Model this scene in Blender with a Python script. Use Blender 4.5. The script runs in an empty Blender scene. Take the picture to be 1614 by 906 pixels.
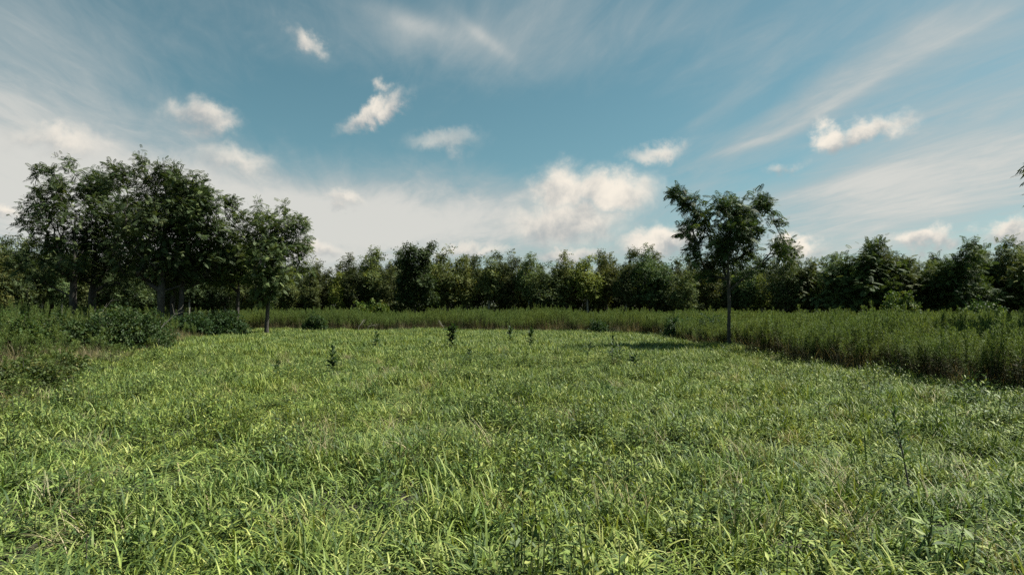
import bpy, math, random
import numpy as np
from mathutils import Vector

S = bpy.context.scene
COL = S.collection
R = math.radians
rng = np.random.default_rng(7)

# ------------------------------------------------------------------ camera
F_PX, CX, CY = 900.0, 807.0, 453.0          # focal length in photo pixels, photo centre
CAM_H, HORIZON = 1.6, 488.0
PITCH = math.atan((HORIZON - CY) / F_PX)
cam_d = bpy.data.cameras.new('camera')
cam_d.sensor_width = 36.0
cam_d.lens = 36.0 * F_PX / 1614.0
cam_d.clip_start, cam_d.clip_end = 0.05, 5000.0
cam = bpy.data.objects.new('camera', cam_d)
COL.objects.link(cam)
cam.location = (0, 0, CAM_H)
cam.rotation_euler = (math.pi / 2 + PITCH, 0, 0)
S.camera = cam

# ------------------------------------------------------------------ light
SUN_EL, SUN_AZ = 54.0, 80.0                  # azimuth clockwise from +Y (view direction)
SKY_STRENGTH = 0.050
sun_d = bpy.data.lights.new('sun', 'SUN')
sun_d.energy, sun_d.angle, sun_d.color = 5.0, R(0.53), (1.0, 0.95, 0.86)
sun = bpy.data.objects.new('sun', sun_d)
COL.objects.link(sun)
to_sun = Vector((math.sin(R(SUN_AZ)) * math.cos(R(SUN_EL)), math.cos(R(SUN_AZ)) * math.cos(R(SUN_EL)), math.sin(R(SUN_EL))))
sun.rotation_euler = (-to_sun).to_track_quat('-Z', 'Y').to_euler()
sun.location = to_sun * 60
vs = S.view_settings
vs.view_transform, vs.look, vs.exposure, vs.gamma = 'Standard', 'None', 1.10, 1.0
vs.use_curve_mapping = False
S.render.engine = 'CYCLES'
S.cycles.max_bounces = 6
S.cycles.diffuse_bounces = 3
S.cycles.transmission_bounces = 4
S.cycles.use_denoising = False
S.cycles.sample_clamp_indirect = 4.0


def px_dir(px, py):
    xc, yc = (px - CX) / F_PX, (CY - py) / F_PX
    c, s = math.cos(PITCH), math.sin(PITCH)
    return np.array([xc, c - yc * s, s + yc * c])


def at(px, py, depth):
    """world point on the ray of a photo pixel, at distance depth along +Y"""
    d = px_dir(px, py)
    d = d * (depth / d[1])
    return np.array([d[0], d[1], CAM_H + d[2]])


def az_el(px, py):
    d = px_dir(px, py)
    return math.atan2(d[0], d[1]), math.atan2(d[2], math.hypot(d[0], d[1]))


# ------------------------------------------------------------------ node helper
class NB:
    def __init__(self, nt):
        self.nt, self.n, self.l = nt, nt.nodes, nt.links

    def put(self, sock, v):
        if hasattr(v, 'is_linked') or isinstance(v, bpy.types.NodeSocket):
            self.l.new(v, sock)
        else:
            sock.default_value = v

    def m(self, op, a, b=None, c=None, clamp=False):
        n = self.n.new('ShaderNodeMath')
        n.operation, n.use_clamp = op, clamp
        self.put(n.inputs[0], a)
        if b is not None: self.put(n.inputs[1], b)
        if c is not None: self.put(n.inputs[2], c)
        return n.outputs[0]

    def smooth(self, v, lo, hi, a=0.0, b=1.0):
        n = self.n.new('ShaderNodeMapRange')
        n.interpolation_type = 'SMOOTHSTEP'
        self.put(n.inputs[0], v)
        n.inputs[1].default_value, n.inputs[2].default_value = lo, hi
        n.inputs[3].default_value, n.inputs[4].default_value = a, b
        return n.outputs[0]

    def noise(self, vec, scale, detail=5, rough=.55, dist=0.0, out=0):
        n = self.n.new('ShaderNodeTexNoise')
        if vec is not None: self.l.new(vec, n.inputs['Vector'])
        n.inputs['Scale'].default_value = scale
        n.inputs['Detail'].default_value = detail
        n.inputs['Roughness'].default_value = rough
        n.inputs['Distortion'].default_value = dist
        return n.outputs[out]

    def comb(self, x, y, z):
        n = self.n.new('ShaderNodeCombineXYZ')
        for s, v in zip(n.inputs, (x, y, z)): self.put(s, v)
        return n.outputs[0]

    def sep(self, v):
        n = self.n.new('ShaderNodeSeparateXYZ')
        self.l.new(v, n.inputs[0])
        return n.outputs

    def mix(self, f, a, b, mode='MIX'):
        n = self.n.new('ShaderNodeMix')
        n.data_type, n.blend_type = 'RGBA', mode
        self.put(n.inputs[0], f)
        for s, v in ((n.inputs[6], a), (n.inputs[7], b)):
            if isinstance(v, bpy.types.NodeSocket): self.l.new(v, s)
            else: s.default_value = (*v, 1.0) if len(v) == 3 else v
        return n.outputs[2]

    def vmul(self, v, s):
        n = self.n.new('ShaderNodeVectorMath')
        n.operation = 'MULTIPLY'
        self.l.new(v, n.inputs[0])
        n.inputs[1].default_value = s
        return n.outputs[0]


# ------------------------------------------------------------------ world: sky with cirrus and cumulus
W = bpy.data.worlds.new('World')
S.world = W
W.use_nodes = True
b = NB(W.node_tree)
b.n.clear()
out = b.n.new('ShaderNodeOutputWorld')
bg = b.n.new('ShaderNodeBackground')
bg.inputs[1].default_value = SKY_STRENGTH
b.l.new(bg.outputs[0], out.inputs[0])
sky = b.n.new('ShaderNodeTexSky')
sky.sky_type = 'NISHITA'
sky.sun_disc = False
sky.sun_elevation, sky.sun_rotation = R(SUN_EL), R(SUN_AZ)
sky.air_density, sky.dust_density, sky.ozone_density = 1.0, 0.6, 2.0
tc = b.n.new('ShaderNodeTexCoord')
gen = tc.outputs['Generated']
dx, dy, dz = b.sep(gen)
AZ = b.m('ARCTAN2', dx, dy)
EL = b.m('ARCSINE', dz)


def blob(az, el, px, py, rx, ry, tilt=0.0, grow=1.0):
    """soft patch of sky round a direction; returns (weight, height within the patch)"""
    a0, e0 = az_el(px, py)
    rx, ry = rx * grow, ry * grow
    ra = abs(az_el(px + rx, py)[0] - az_el(px - rx, py)[0]) / 2
    re = abs(az_el(px, py - ry)[1] - az_el(px, py + ry)[1]) / 2
    u = b.m('SUBTRACT', az, a0)
    v = b.m('SUBTRACT', el, e0)
    if tilt:
        c, s = math.cos(R(tilt)), math.sin(R(tilt))
        u2 = b.m('ADD', b.m('MULTIPLY', u, c), b.m('MULTIPLY', v, s))
        v2 = b.m('SUBTRACT', b.m('MULTIPLY', v, c), b.m('MULTIPLY', u, s))
        u, v = u2, v2
    u = b.m('DIVIDE', u, ra)
    v = b.m('DIVIDE', v, re)
    d2 = b.m('MULTIPLY_ADD', v, v, b.m('MULTIPLY', u, u))
    return b.m('EXPONENT', b.m('MULTIPLY', d2, -1.0)), v


# high thin cloud: noise on a flat layer seen in perspective, streaked along one wind direction
zz = b.m('ADD', b.m('MAXIMUM', dz, 0.0), 0.07)
lx, ly = b.m('DIVIDE', dx, zz), b.m('DIVIDE', dy, zz)
along = b.m('ADD', b.m('MULTIPLY', lx, -0.27), b.m('MULTIPLY', ly, 0.96))
across = b.m('ADD', b.m('MULTIPLY', lx, 0.96), b.m('MULTIPLY', ly, 0.27))
pstreak = b.comb(b.m('MULTIPLY', across, 1.0), b.m('MULTIPLY', along, 0.36), 3.7)
n_streak = b.noise(pstreak, 2.1, 8, .60, .9)
n_soft = b.noise(b.comb(b.m('MULTIPLY', across, 0.8), b.m('MULTIPLY', along, 0.45), 9.1), 0.9, 5, .5, .3)
n_cov = b.noise(gen, 2.2, 3, .5, 0, 1)
wx, wy, wz = b.sep(n_cov)
AZs = b.m('MULTIPLY_ADD', b.m('SUBTRACT', wx, .5), 0.35, AZ)
ELs = b.m('MULTIPLY_ADD', b.m('SUBTRACT', wy, .5), 0.20, EL)
n_fine = b.noise(pstreak, 6.5, 7, .62, 1.1)
cov = 0.21
AZh = b.m('MULTIPLY_ADD', b.m('SUBTRACT', wx, .5), 0.12, AZ)
ELh = b.m('MULTIPLY_ADD', b.m('SUBTRACT', wy, .5), 0.07, EL)
for (px, py, rx, ry, w, t) in [
        (1350, 152, 120, 12, .20, 21), (1195, 228, 55, 7, .34, 14), (1150, 165, 120, 16, .22, 28), (1560, 30, 70, 12, .08, 25),
        (1290, 300, 150, 14, .22, 3), (760, 45, 60, 12, .22, -35), (660, 20, 70, 20, .25, -10)]:
    gx, _ = blob(AZh, ELh, px, py, rx, ry, t)
    cov = b.m('MULTIPLY_ADD', gx, w, cov)
for (px, py, rx, ry, w, t) in [
        (120, 310, 480, 130, 0.85, -10), (560, 340, 330, 80, 0.85, 0), (1480, 290, 320, 90, 0.62, 14),
        (1330, 160, 230, 36, 0.28, 24), (690, 15, 120, 50, 0.30, 0), (930, 60, 190, 60, 0.20, 0),
        (60, 60, 260, 110, 0.22, 0), (1500, 60, 260, 120, 0.26, 0), (900, 190, 230, 75, -0.32, 0),
        (480, 140, 220, 60, -0.16, -10), (1050, 420, 900, 60, 0.16, 0), (960, 330, 130, 60, 0.0, 0)]:
    g, _ = blob(AZs, ELs, px, py, rx, ry, t)
    cov = b.m('MULTIPLY_ADD', g, w, cov)
thin = b.m('ADD', b.m('MULTIPLY_ADD', b.m('SUBTRACT', n_fine, .5), 0.42, cov), b.m('ADD', b.m('MULTIPLY', b.m('SUBTRACT', n_streak, .5), 0.75),
                            b.m('MULTIPLY', b.m('SUBTRACT', n_soft, .5), 0.75)))
a_thin = b.smooth(thin, 0.0, 1.0, 0.0, 0.93)

# low heaped clouds at the places where the photo shows them, and a scatter of others all round
n_puff = b.noise(gen, 15, 7, .60, .25, 1)
qx, qy, qz = b.sep(n_puff)
n_puff2 = b.noise(gen, 42, 4, .6, .1, 1)
q2x, q2y, q2z = b.sep(n_puff2)
AZp = b.m('ADD', AZ, b.m('ADD', b.m('MULTIPLY', b.m('SUBTRACT', qx, .5), .10), b.m('MULTIPLY', b.m('SUBTRACT', q2x, .5), .03)))
ELp = b.m('ADD', EL, b.m('ADD', b.m('MULTIPLY', b.m('SUBTRACT', qy, .5), .075), b.m('MULTIPLY', b.m('SUBTRACT', q2y, .5), .028)))
gs, gv, gs_w = 0.0, 0.0, 0.0
for (px, py, rx, ry, w, t) in [
        (890, 300, 42, 34, 1.0, 0), (950, 302, 75, 32, .95, -5), (890, 352, 85, 34, .95, 0),
        (1035, 382, 60, 22, 1.0, 4), (1298, 220, 24, 22, 1.0, 0), (1365, 210, 55, 22, .9, 12),
        (322, 188, 58, 24, .85, 0), (592, 175, 48, 16, .95, 35), (606, 130, 14, 14, .6, 0),
        (480, 64, 32, 20, .72, -25), (1250, 388, 40, 14, 1.0, 0), (1462, 377, 48, 15, 1.0, 0),
        (1592, 367, 44, 15, 1.0, 0), (1040, 243, 48, 16, .7, 0), (545, 318, 30, 11, .6, 0),
        (380, 262, 70, 26, .62, -8), (90, 222, 90, 22, .62, 0), (735, 395, 60, 12, .7, 0), (900, 402, 60, 14, .8, 0),
        (500, 395, 50, 14, .7, 0), (10, 330, 40, 12, .8, 0), (700, 222, 60, 20, .5, 0), (1240, 270, 22, 13, .55, 0)]:
    g, v = blob(AZp, ELp, px, py, rx, ry, t, 1.15)
    g = b.m('MULTIPLY', g, w)
    gs = b.m('MAXIMUM', gs, g)
    gs_w = b.m('ADD', gs_w, g)
    gv = b.m('MULTIPLY_ADD', g, v, gv)
n_far = b.noise(b.comb(b.m('MULTIPLY', AZ, 2.2), b.m('MULTIPLY', EL, 5.0), 1.3), 2.4, 6, .55, .2)
behind = b.smooth(b.m('ABSOLUTE', AZ), 0.80, 1.1)
low = b.smooth(EL, 0.55, 0.25)
far_c = b.m('MULTIPLY', b.m('MULTIPLY', b.smooth(n_far, .52, .70), behind), low)
gs = b.m('MAXIMUM', gs, b.m('MULTIPLY', far_c, .8))
a_puff = b.smooth(gs, 0.10, 0.85, 0.0, 0.95)
hgt = b.m('DIVIDE', gv, b.m('ADD', gs_w, 0.15))
lit = b.smooth(b.m('ADD', hgt, b.m('MULTIPLY', b.m('SUBTRACT', qz, .5), 3.4)), -1.0, 0.75)

k = 0.81 / SKY_STRENGTH
hs = b.n.new('ShaderNodeHueSaturation')
hs.inputs['Hue'].default_value = 0.461
hs.inputs['Saturation'].default_value = 0.99
hs.inputs['Value'].default_value = 0.86
b.l.new(sky.outputs[0], hs.inputs['Color'])
c_sky = b.mix(1.0, hs.outputs[0], (0.90, 0.98, 0.93), 'MULTIPLY')
c_thin = tuple(v * k for v in (0.275, 0.298, 0.298))
c_shade = tuple(v * k for v in (0.235, 0.252, 0.258))
c_lit = tuple(v * k for v in (0.560, 0.510, 0.440))
c_bank = tuple(v * k for v in (0.405, 0.398, 0.372))
c = b.mix(a_thin, c_sky, b.mix(b.smooth(thin, .45, 1.15), c_thin, c_bank))
c = b.mix(a_puff, c, b.mix(lit, c_shade, c_lit))
b.l.new(c, bg.inputs[0])
W.cycles.sampling_method = 'MANUAL'
W.cycles.sample_map_resolution = 512

# ------------------------------------------------------------------ generic helpers


def tag(o, label=None, cat=None, group=None, kind=None):
    if label: o['label'] = label
    if cat: o['category'] = cat
    if group: o['group'] = group
    if kind: o['kind'] = kind
    return o


def np_mesh(name, V, F, mat=None, attrs=None, smooth=False):
    """V (n,3); F (m,k) int array with one polygon size"""
    me = bpy.data.meshes.new(name)
    V = np.asarray(V, np.float32)
    F = np.asarray(F, np.int32)
    me.vertices.add(len(V))
    me.vertices.foreach_set('co', V.ravel())
    if len(F):
        kk = F.shape[1]
        me.loops.add(F.size)
        me.loops.foreach_set('vertex_index', F.ravel())
        me.polygons.add(len(F))
        me.polygons.foreach_set('loop_start', np.arange(0, F.size, kk, dtype=np.int32))
    for nm, (tp, arr) in (attrs or {}).items():
        a = me.attributes.new(nm, tp, 'POINT')
        key = 'vector' if tp == 'FLOAT_VECTOR' else ('color' if tp == 'FLOAT_COLOR' else 'value')
        a.data.foreach_set(key, np.ascontiguousarray(arr).ravel())
    if len(F):
        me.update(calc_edges=True)
        me.validate()
        if smooth:
            me.shade_smooth()
    if mat: me.materials.append(mat)
    return me


def add(name, me, parent=None, loc=(0, 0, 0), rz=0.0):
    o = bpy.data.objects.new(name, me)
    COL.objects.link(o)
    o.parent = parent
    o.location = loc
    o.rotation_euler = (0, 0, rz)
    return o


def unit(v):
    v = np.asarray(v, float)
    return v / np.maximum(np.linalg.norm(v, axis=-1, keepdims=True), 1e-9)


# ground height: gently uneven meadow
def gz(x, y):
    x = np.asarray(x, float); y = np.asarray(y, float)
    return (0.05 * np.sin(x * 0.55 + 1.3) * np.sin(y * 0.42 + .4) + 0.03 * np.sin(x * 1.3 + y * .7)
            + 0.025 * np.sin(y * 1.9 - x * .6 + 2.0))


# value noise for placing things
_tab = rng.random((256, 256))


def vnoise(x, y, s):
    x = np.asarray(x, float) / s + 100; y = np.asarray(y, float) / s + 100
    i, j = np.floor(x).astype(int), np.floor(y).astype(int)
    u, v = x - i, y - j
    u, v = u * u * (3 - 2 * u), v * v * (3 - 2 * v)
    T = lambda a, c: _tab[a % 256, c % 256]
    return (T(i, j) * (1 - u) + T(i + 1, j) * u) * (1 - v) + (T(i, j + 1) * (1 - u) + T(i + 1, j + 1) * u) * v


# ------------------------------------------------------------------ materials
def new_mat(name):
    m = bpy.data.materials.new(name)
    m.use_nodes = True
    q = NB(m.node_tree)
    q.n.clear()
    o = q.n.new('ShaderNodeOutputMaterial')
    return m, q, o


def attr(q, name, out='Fac'):
    n = q.n.new('ShaderNodeAttribute')
    n.attribute_name = name
    return n.outputs[out]


def leaf_shader(q, o, color, trans=0.3, rough=0.5, spec=0.35, tcol=(1.25, 1.2, 0.55)):
    p = q.n.new('ShaderNodeBsdfPrincipled')
    q.l.new(color, p.inputs['Base Color'])
    p.inputs['Roughness'].default_value = rough
    p.inputs['Specular IOR Level'].default_value = spec
    t = q.n.new('ShaderNodeBsdfTranslucent')
    q.l.new(q.mix(1.0, color, tcol, 'MULTIPLY'), t.inputs[0])
    mx = q.n.new('ShaderNodeMixShader')
    mx.inputs[0].default_value = trans
    q.l.new(p.outputs[0], mx.inputs[1]); q.l.new(t.outputs[0], mx.inputs[2])
    q.l.new(mx.outputs[0], o.inputs[0])


def foliage_mat(name, c0, c1, c2, trans=.28, rough=.5, spec=.35):
    m, q, o = new_mat(name)
    t = attr(q, 'tint')
    c = q.mix(q.smooth(t, 0, .75), c0, c1)
    c = q.mix(q.smooth(t, .80, 1.0), c, c2)
    oi = q.n.new('ShaderNodeObjectInfo')
    c = q.mix(1.0, c, oi.outputs['Color'], 'MULTIPLY')
    leaf_shader(q, o, c, trans, rough, spec)
    return m


def bark_mat(name, c0, c1):
    m, q, o = new_mat(name)
    g = q.n.new('ShaderNodeTexCoord').outputs['Object']
    n1 = q.noise(q.vmul(g, (1, 1, .18)), 26, 5, .65, .4)
    n2 = q.noise(g, 2.2, 3)
    c = q.mix(q.smooth(n1, .3, .7), c0, c1)
    c = q.mix(q.smooth(n2, .55, .75, 0, .5), c, (.16, .17, .13))
    p = q.n.new('ShaderNodeBsdfPrincipled')
    q.l.new(c, p.inputs['Base Color'])
    p.inputs['Roughness'].default_value = .9
    bp = q.n.new('ShaderNodeBump')
    bp.inputs['Strength'].default_value = .8
    bp.inputs['Distance'].default_value = .02
    q.l.new(n1, bp.inputs['Height']); q.l.new(bp.outputs[0], p.inputs['Normal'])
    q.l.new(p.outputs[0], o.inputs[0])
    return m


def col_leaf_mat(name, trans=.3, rough=.45, spec=.4, patch=None):
    """leaf material whose colour is carried leaf by leaf ('col'), with slow drift over the field"""
    m, q, o = new_mat(name)
    c = attr(q, 'col', 'Color')
    if patch:
        pos = q.n.new('ShaderNodeNewGeometry').outputs['Position']
        n1 = q.noise(pos, .33, 3, .55)
        n2 = q.noise(pos, 1.3, 3, .55)
        c = q.mix(q.smooth(n1, .38, .66), c, q.mix(1.0, c, patch[0], 'MULTIPLY'))
        c = q.mix(q.smooth(n2, .45, .70), c, q.mix(1.0, c, patch[1], 'MULTIPLY'))
    leaf_shader(q, o, c, trans, rough, spec)
    return m


M_LEAF = foliage_mat('leaf_dark', (.026, .044, .018), (.060, .086, .031), (.125, .150, .055), trans=.28, rough=.62, spec=.18)
M_LEAF2 = foliage_mat('leaf_forest', (.042, .064, .025), (.076, .104, .038), (.122, .142, .050), trans=.28, rough=.65, spec=.14)
M_BRAMBLE = foliage_mat('leaf_bramble', (.028, .056, .022), (.050, .090, .030), (.090, .115, .042), rough=.6, spec=.2)
M_PLANT = foliage_mat('leaf_plant', (.024, .048, .021), (.038, .070, .028), (.065, .100, .038), rough=.6, spec=.2)
M_BARK = bark_mat('bark_grey_brown', (.040, .034, .028), (.105, .095, .080))
M_BARK_DARK = bark_mat('bark_dark', (.024, .021, .018), (.062, .056, .048))
M_BARK_PALE = bark_mat('bark_pale_grey', (.12, .115, .10), (.26, .25, .22))
M_DEAD = bark_mat('bark_dead', (.15, .135, .11), (.27, .25, .205))
M_GRASS = col_leaf_mat('grass_blades', .17, .55, .20, patch=((1.08, 1.03, .82), (.80, .92, .95)))
M_WEED = col_leaf_mat('weed_leaves', .28, .65, .10, patch=((1.12, 1.02, .85), (.88, .96, 1.0)))

# ground: soil with moss and thatch
M_SOIL, q, o = new_mat('meadow_soil')
pos = q.n.new('ShaderNodeNewGeometry').outputs['Position']
n1 = q.noise(pos, 3.0, 6, .6); n2 = q.noise(pos, 22.0, 5, .65); n3 = q.noise(pos, .12, 3)
c = q.mix(q.smooth(n1, .35, .65), (.030, .026, .016), (.036, .048, .018))
c = q.mix(q.smooth(n2, .55, .72), c, (.085, .078, .040))
c = q.mix(q.smooth(n3, .45, .7), c, (.040, .058, .020))
p = q.n.new('ShaderNodeBsdfPrincipled')
q.l.new(c, p.inputs['Base Color']); p.inputs['Roughness'].default_value = .95
bp = q.n.new('ShaderNodeBump'); bp.inputs['Strength'].default_value = .6; bp.inputs['Distance'].default_value = .04
q.l.new(n2, bp.inputs['Height']); q.l.new(bp.outputs[0], p.inputs['Normal'])
q.l.new(p.outputs[0], o.inputs[0])

# ------------------------------------------------------------------ ground sheet to the horizon
xs = np.unique(np.concatenate([np.linspace(-2500, -80, 14), np.arange(-80, 80.1, 1.0), np.linspace(80, 2500, 14)]))
ys = np.unique(np.concatenate([np.linspace(-800, -20, 8), np.arange(-20, 100.1, 1.0), np.linspace(100, 3500, 14)]))
X, Y = np.meshgrid(xs, ys)
fade = np.clip(1 - (np.hypot(X, Y) - 90) / 40, 0, 1)
Z = gz(X, Y) * fade
nx, ny = len(xs), len(ys)
I = np.arange(nx * ny).reshape(ny, nx)
Fq = np.stack([I[:-1, :-1], I[:-1, 1:], I[1:, 1:], I[1:, :-1]], -1).reshape(-1, 4)
tag(add('ground', np_mesh('ground', np.stack([X, Y, Z], -1).reshape(-1, 3), Fq, M_SOIL, smooth=True)),
    'uneven meadow ground running under the grass to the forest', 'ground', kind='structure')


# ------------------------------------------------------------------ field outline (metres)
def xl(y): return np.interp(y, [0, 7.7, 13, 19, 31, 40, 60], [-6.3, -6.9, -9.8, -12.6, -17.0, -19.3, -24])
def xr(y): return np.interp(y, [0, 10, 15, 20.5, 31, 36, 60], [10.2, 9.2, 8.5, 8.0, 8.5, 9.2, 9.2])
def yb(x): return np.interp(x, [-20, -4, 2, 6, 9], [42.5, 41.5, 40.0, 37.5, 33.5])


def wob(x, y): return (vnoise(x, y, 1.7) - .5) * 1.1 + (vnoise(x, y, .5) - .5) * .5


# ------------------------------------------------------------------ leaf templates
def t_pinnate(pairs, ll, lw, ang=58, fall=.28):
    V, Fc = [], []
    ts = np.linspace(.22, .92, pairs)
    items = [(t, s) for t in ts for s in (1, -1)] + [(.95, 0)]
    for t, s in items:
        a = R(ang) * s * (1 - .25 * t)
        l = ll * (1 - .35 * abs(t - .5)) * (1.15 if s == 0 else 1)
        d = np.array([math.cos(a), math.sin(a), -fall if s else -.1])
        w = np.array([-math.sin(a), math.cos(a), .25 * (1 if s >= 0 else -1)]) * lw
        p0 = np.array([t, 0, 0])
        k0 = len(V)
        V += [p0, p0 + d * l * .45 + w, p0 + d * l, p0 + d * l * .45 - w]
        Fc.append([k0, k0 + 1, k0 + 2, k0 + 3])
    return np.array(V), np.array(Fc)


def t_spray(n, r, leaf, seed, flat=.5):
    g = np.random.default_rng(seed)
    V, Fc = [], []
    for i in range(n):
        p0 = g.normal(0, r, 3) * (1, 1, flat) + (.35, 0, 0)
        d = unit(g.normal(0, 1, 3) * (1, 1, .45) + (.5, 0, -.25))
        w = unit(np.cross(d, unit(g.normal(0, .55, 3) + (0, 0, 1))))
        l = leaf * g.uniform(.75, 1.25)
        up = np.cross(w, d) * l * .08
        k0 = len(V)
        V += [p0, p0 + d * l * .45 + w * l * .30 + up, p0 + d * l, p0 + d * l * .45 - w * l * .30 + up]
        Fc.append([k0, k0 + 1, k0 + 2, k0 + 3])
    return np.array(V), np.array(Fc)


def place_leaves(g, P, D, L, templates, droop=.3, roll=.5):
    """copies a random template at each P along D; returns V, F, tint"""
    N = len(P)
    which = g.integers(0, len(templates), N)
    Vs, Fs, Ts, off = [], [], [], 0
    up = unit(np.array([0, 0, 1.0]) + g.normal(0, roll, (N, 3)))
    D = unit(D)
    Sd = unit(np.cross(up, D))
    U = np.cross(D, Sd)
    base = g.random(N)
    for k in range(len(templates)):
        s = which == k
        if not s.any(): continue
        tv, tf = templates[k]
        n = s.sum()
        A = (tv[None, :, 0:1] * D[s][:, None] + tv[None, :, 1:2] * Sd[s][:, None] + tv[None, :, 2:3] * U[s][:, None])
        A = A * L[s][:, None, None]
        A[:, :, 2] -= (droop * L[s])[:, None] * np.clip(tv[None, :, 0], 0, 2) ** 2
        A = A + P[s][:, None]
        Vs.append(A.reshape(-1, 3))
        K = len(tv)
        Fs.append((tf[None] + (off + np.arange(n) * K)[:, None, None]).reshape(-1, 4))
        tj = np.repeat(g.normal(0, .13, (n, K // 4)), 4, axis=1)
        Ts.append(np.clip(base[s][:, None] + tj, 0, 1).ravel())
        off += n * K
    return np.concatenate(Vs), np.concatenate(Fs), np.concatenate(Ts)


def tubes(P0, P1, R0, R1, sides):
    P0, P1 = np.asarray(P0, float), np.asarray(P1, float)
    d = unit(P1 - P0)
    ref = np.where(np.abs(d[:, 2:3]) > .9, np.array([[1.0, 0, 0]]), np.array([[0, 0, 1.0]]))
    a = unit(np.cross(d, ref)); c = np.cross(d, a)
    th = np.arange(sides) * 2 * math.pi / sides
    ring = a[:, None] * np.cos(th)[None, :, None] + c[:, None] * np.sin(th)[None, :, None]
    V = np.concatenate([P0[:, None] + ring * np.asarray(R0)[:, None, None], P1[:, None] + ring * np.asarray(R1)[:, None, None]], 1)
    i = np.arange(sides); j = (i + 1) % sides
    f = np.stack([i, j, j + sides, i + sides], -1)
    Fc = (f[None] + (np.arange(len(P0)) * 2 * sides)[:, None, None]).reshape(-1, 4)
    return V.reshape(-1, 3), Fc


# ------------------------------------------------------------------ tree generator
PIN = [t_pinnate(5, .34, .062), t_pinnate(6, .30, .055, 62), t_pinnate(5, .38, .060, 52, .4)]
SPRAY = [t_spray(7, .26, .46, s) for s in (1, 2, 3, 4)]
SPRAY_F = [t_spray(6, .30, .42, s) for s in (11, 12, 13)] + [t_pinnate(3, .50, .11)]


def grow_tree(seed, lobes, trunk_top, crown_base, r_base, n_att, fronds, leaf_len, templates, lean=(0, 0),
              droop=.3, spread=.16, twig_r=.006, up_pull=.5, wexp=.62):
    """lobes: (x, y, z, rx, rz) heaps of foliage in metres from the foot; returns wood and leaf arrays"""
    g = np.random.default_rng(seed)
    nseg = max(6, int(trunk_top / .45))
    t = np.linspace(0, 1, nseg + 1)
    wx = np.cumsum(g.normal(0, .018, nseg + 1)) * trunk_top / 6; wy = np.cumsum(g.normal(0, .018, nseg + 1)) * trunk_top / 6
    trunk = np.stack([lean[0] * t ** 1.3 + wx - wx[0], lean[1] * t ** 1.3 + wy - wy[0], t * trunk_top], -1)
    nodes = [p for p in trunk]; par = [-1] + list(range(nseg)); nfix = nseg + 1
    lob = np.array(lobes, float)
    vol = lob[:, 3] ** 2 * lob[:, 4]
    wt = vol ** wexp; wt /= wt.sum()
    li = g.choice(len(lob), n_att, p=wt)
    u = unit(g.normal(0, 1, (n_att, 3)))
    rr = g.random(n_att) ** .45
    A = lob[li, :3] + u * rr[:, None] * lob[li][:, [3, 3, 4]]
    A[:, 2] = np.maximum(A[:, 2], crown_base * .75)
    c0 = np.array([lean[0] * .3, lean[1] * .3, crown_base])
    A = A[np.argsort(np.linalg.norm(A - c0, axis=1))]
    node_arr = np.zeros((len(nodes) + n_att * 8, 3)); node_arr[:len(nodes)] = nodes
    cnt = len(nodes)
    tips, tdir = [], []
    ok_from = int(nseg * crown_base * .75 / trunk_top)
    for a in A:
        N = node_arr[ok_from:cnt]
        dv = a - N
        hd = np.hypot(dv[:, 0], dv[:, 1])
        cost = np.linalg.norm(dv, axis=1) + 1.4 * np.maximum(0, up_pull * hd - dv[:, 2])
        j = int(np.argmin(cost)) + ok_from
        p0 = node_arr[j]
        L = np.linalg.norm(a - p0)
        ns = int(np.clip(round(L / .40), 1, 7))
        ctrl = (p0 + a) / 2 + np.array([0, 0, -.10 * L]) + g.normal(0, .07 * L, 3)
        prev = j
        for s in range(1, ns + 1):
            tt = s / ns
            p = (1 - tt) ** 2 * p0 + 2 * tt * (1 - tt) * ctrl + tt * tt * a
            node_arr[cnt] = p; par.append(prev); prev = cnt; cnt += 1
        tips.append(prev); tdir.append(a - ctrl)
    node_arr = node_arr[:cnt]
    w = np.zeros(cnt)
    w[tips] += 1
    for i in range(cnt - 1, 0, -1):
        if i >= nfix: w[par[i]] += w[i]
    for i in range(nseg, 0, -1): w[i - 1] += w[i]
    rad = twig_r * np.maximum(w, 1) ** .5
    rad *= 1.0
    sc = r_base / max(rad[0], 1e-6)
    rad = np.where(w > 8, rad * np.interp(np.log(np.maximum(w, 1)), [math.log(8), math.log(max(w[0], 9))], [1, sc]), rad)
    rad[:nfix] = np.maximum(rad[:nfix], r_base * (1 - .8 * t))
    rad[0] *= 1.35
    if nfix > 1: rad[1] *= 1.08
    i1 = np.arange(1, cnt); i0 = np.array(par[1:])
    P0, P1 = node_arr[i0], node_arr[i1]
    r1 = rad[i1]; r0 = np.minimum(rad[i0], np.where(i1 < nfix, 9, r1 * 1.35))
    big = r1 > .022
    Va, Fa = tubes(P0[big], P1[big], r0[big], r1[big], 8) if big.any() else (np.zeros((0, 3)), np.zeros((0, 4), int))
    Vb, Fb = tubes(P0[~big], P1[~big], r0[~big], r1[~big], 3)
    wood = (np.concatenate([Va, Vb]), np.concatenate([Fa, Fb + len(Va)]))
    # leaves
    tips = np.array(tips); tdir = unit(np.array(tdir))
    T = np.repeat(np.arange(len(tips)), fronds)
    n = len(T)
    cen = np.array([lob[:, 0].mean() * .5, lob[:, 1].mean() * .5, 0])
    outw = node_arr[tips][T] - cen; outw[:, 2] = 0
    D = unit(tdir[T] * .45 + unit(outw) * .35 + unit(g.normal(0, 1, (n, 3))) * .85 + np.array([0, 0, .15]))
    back = g.random(n)[:, None] * .45
    P = node_arr[tips][T] - tdir[T] * back + g.normal(0, spread, (n, 3)) * (1, 1, .7)
    L = leaf_len * g.uniform(.7, 1.25, n)
    return wood, place_leaves(g, P, D, L, templates, droop)


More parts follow.
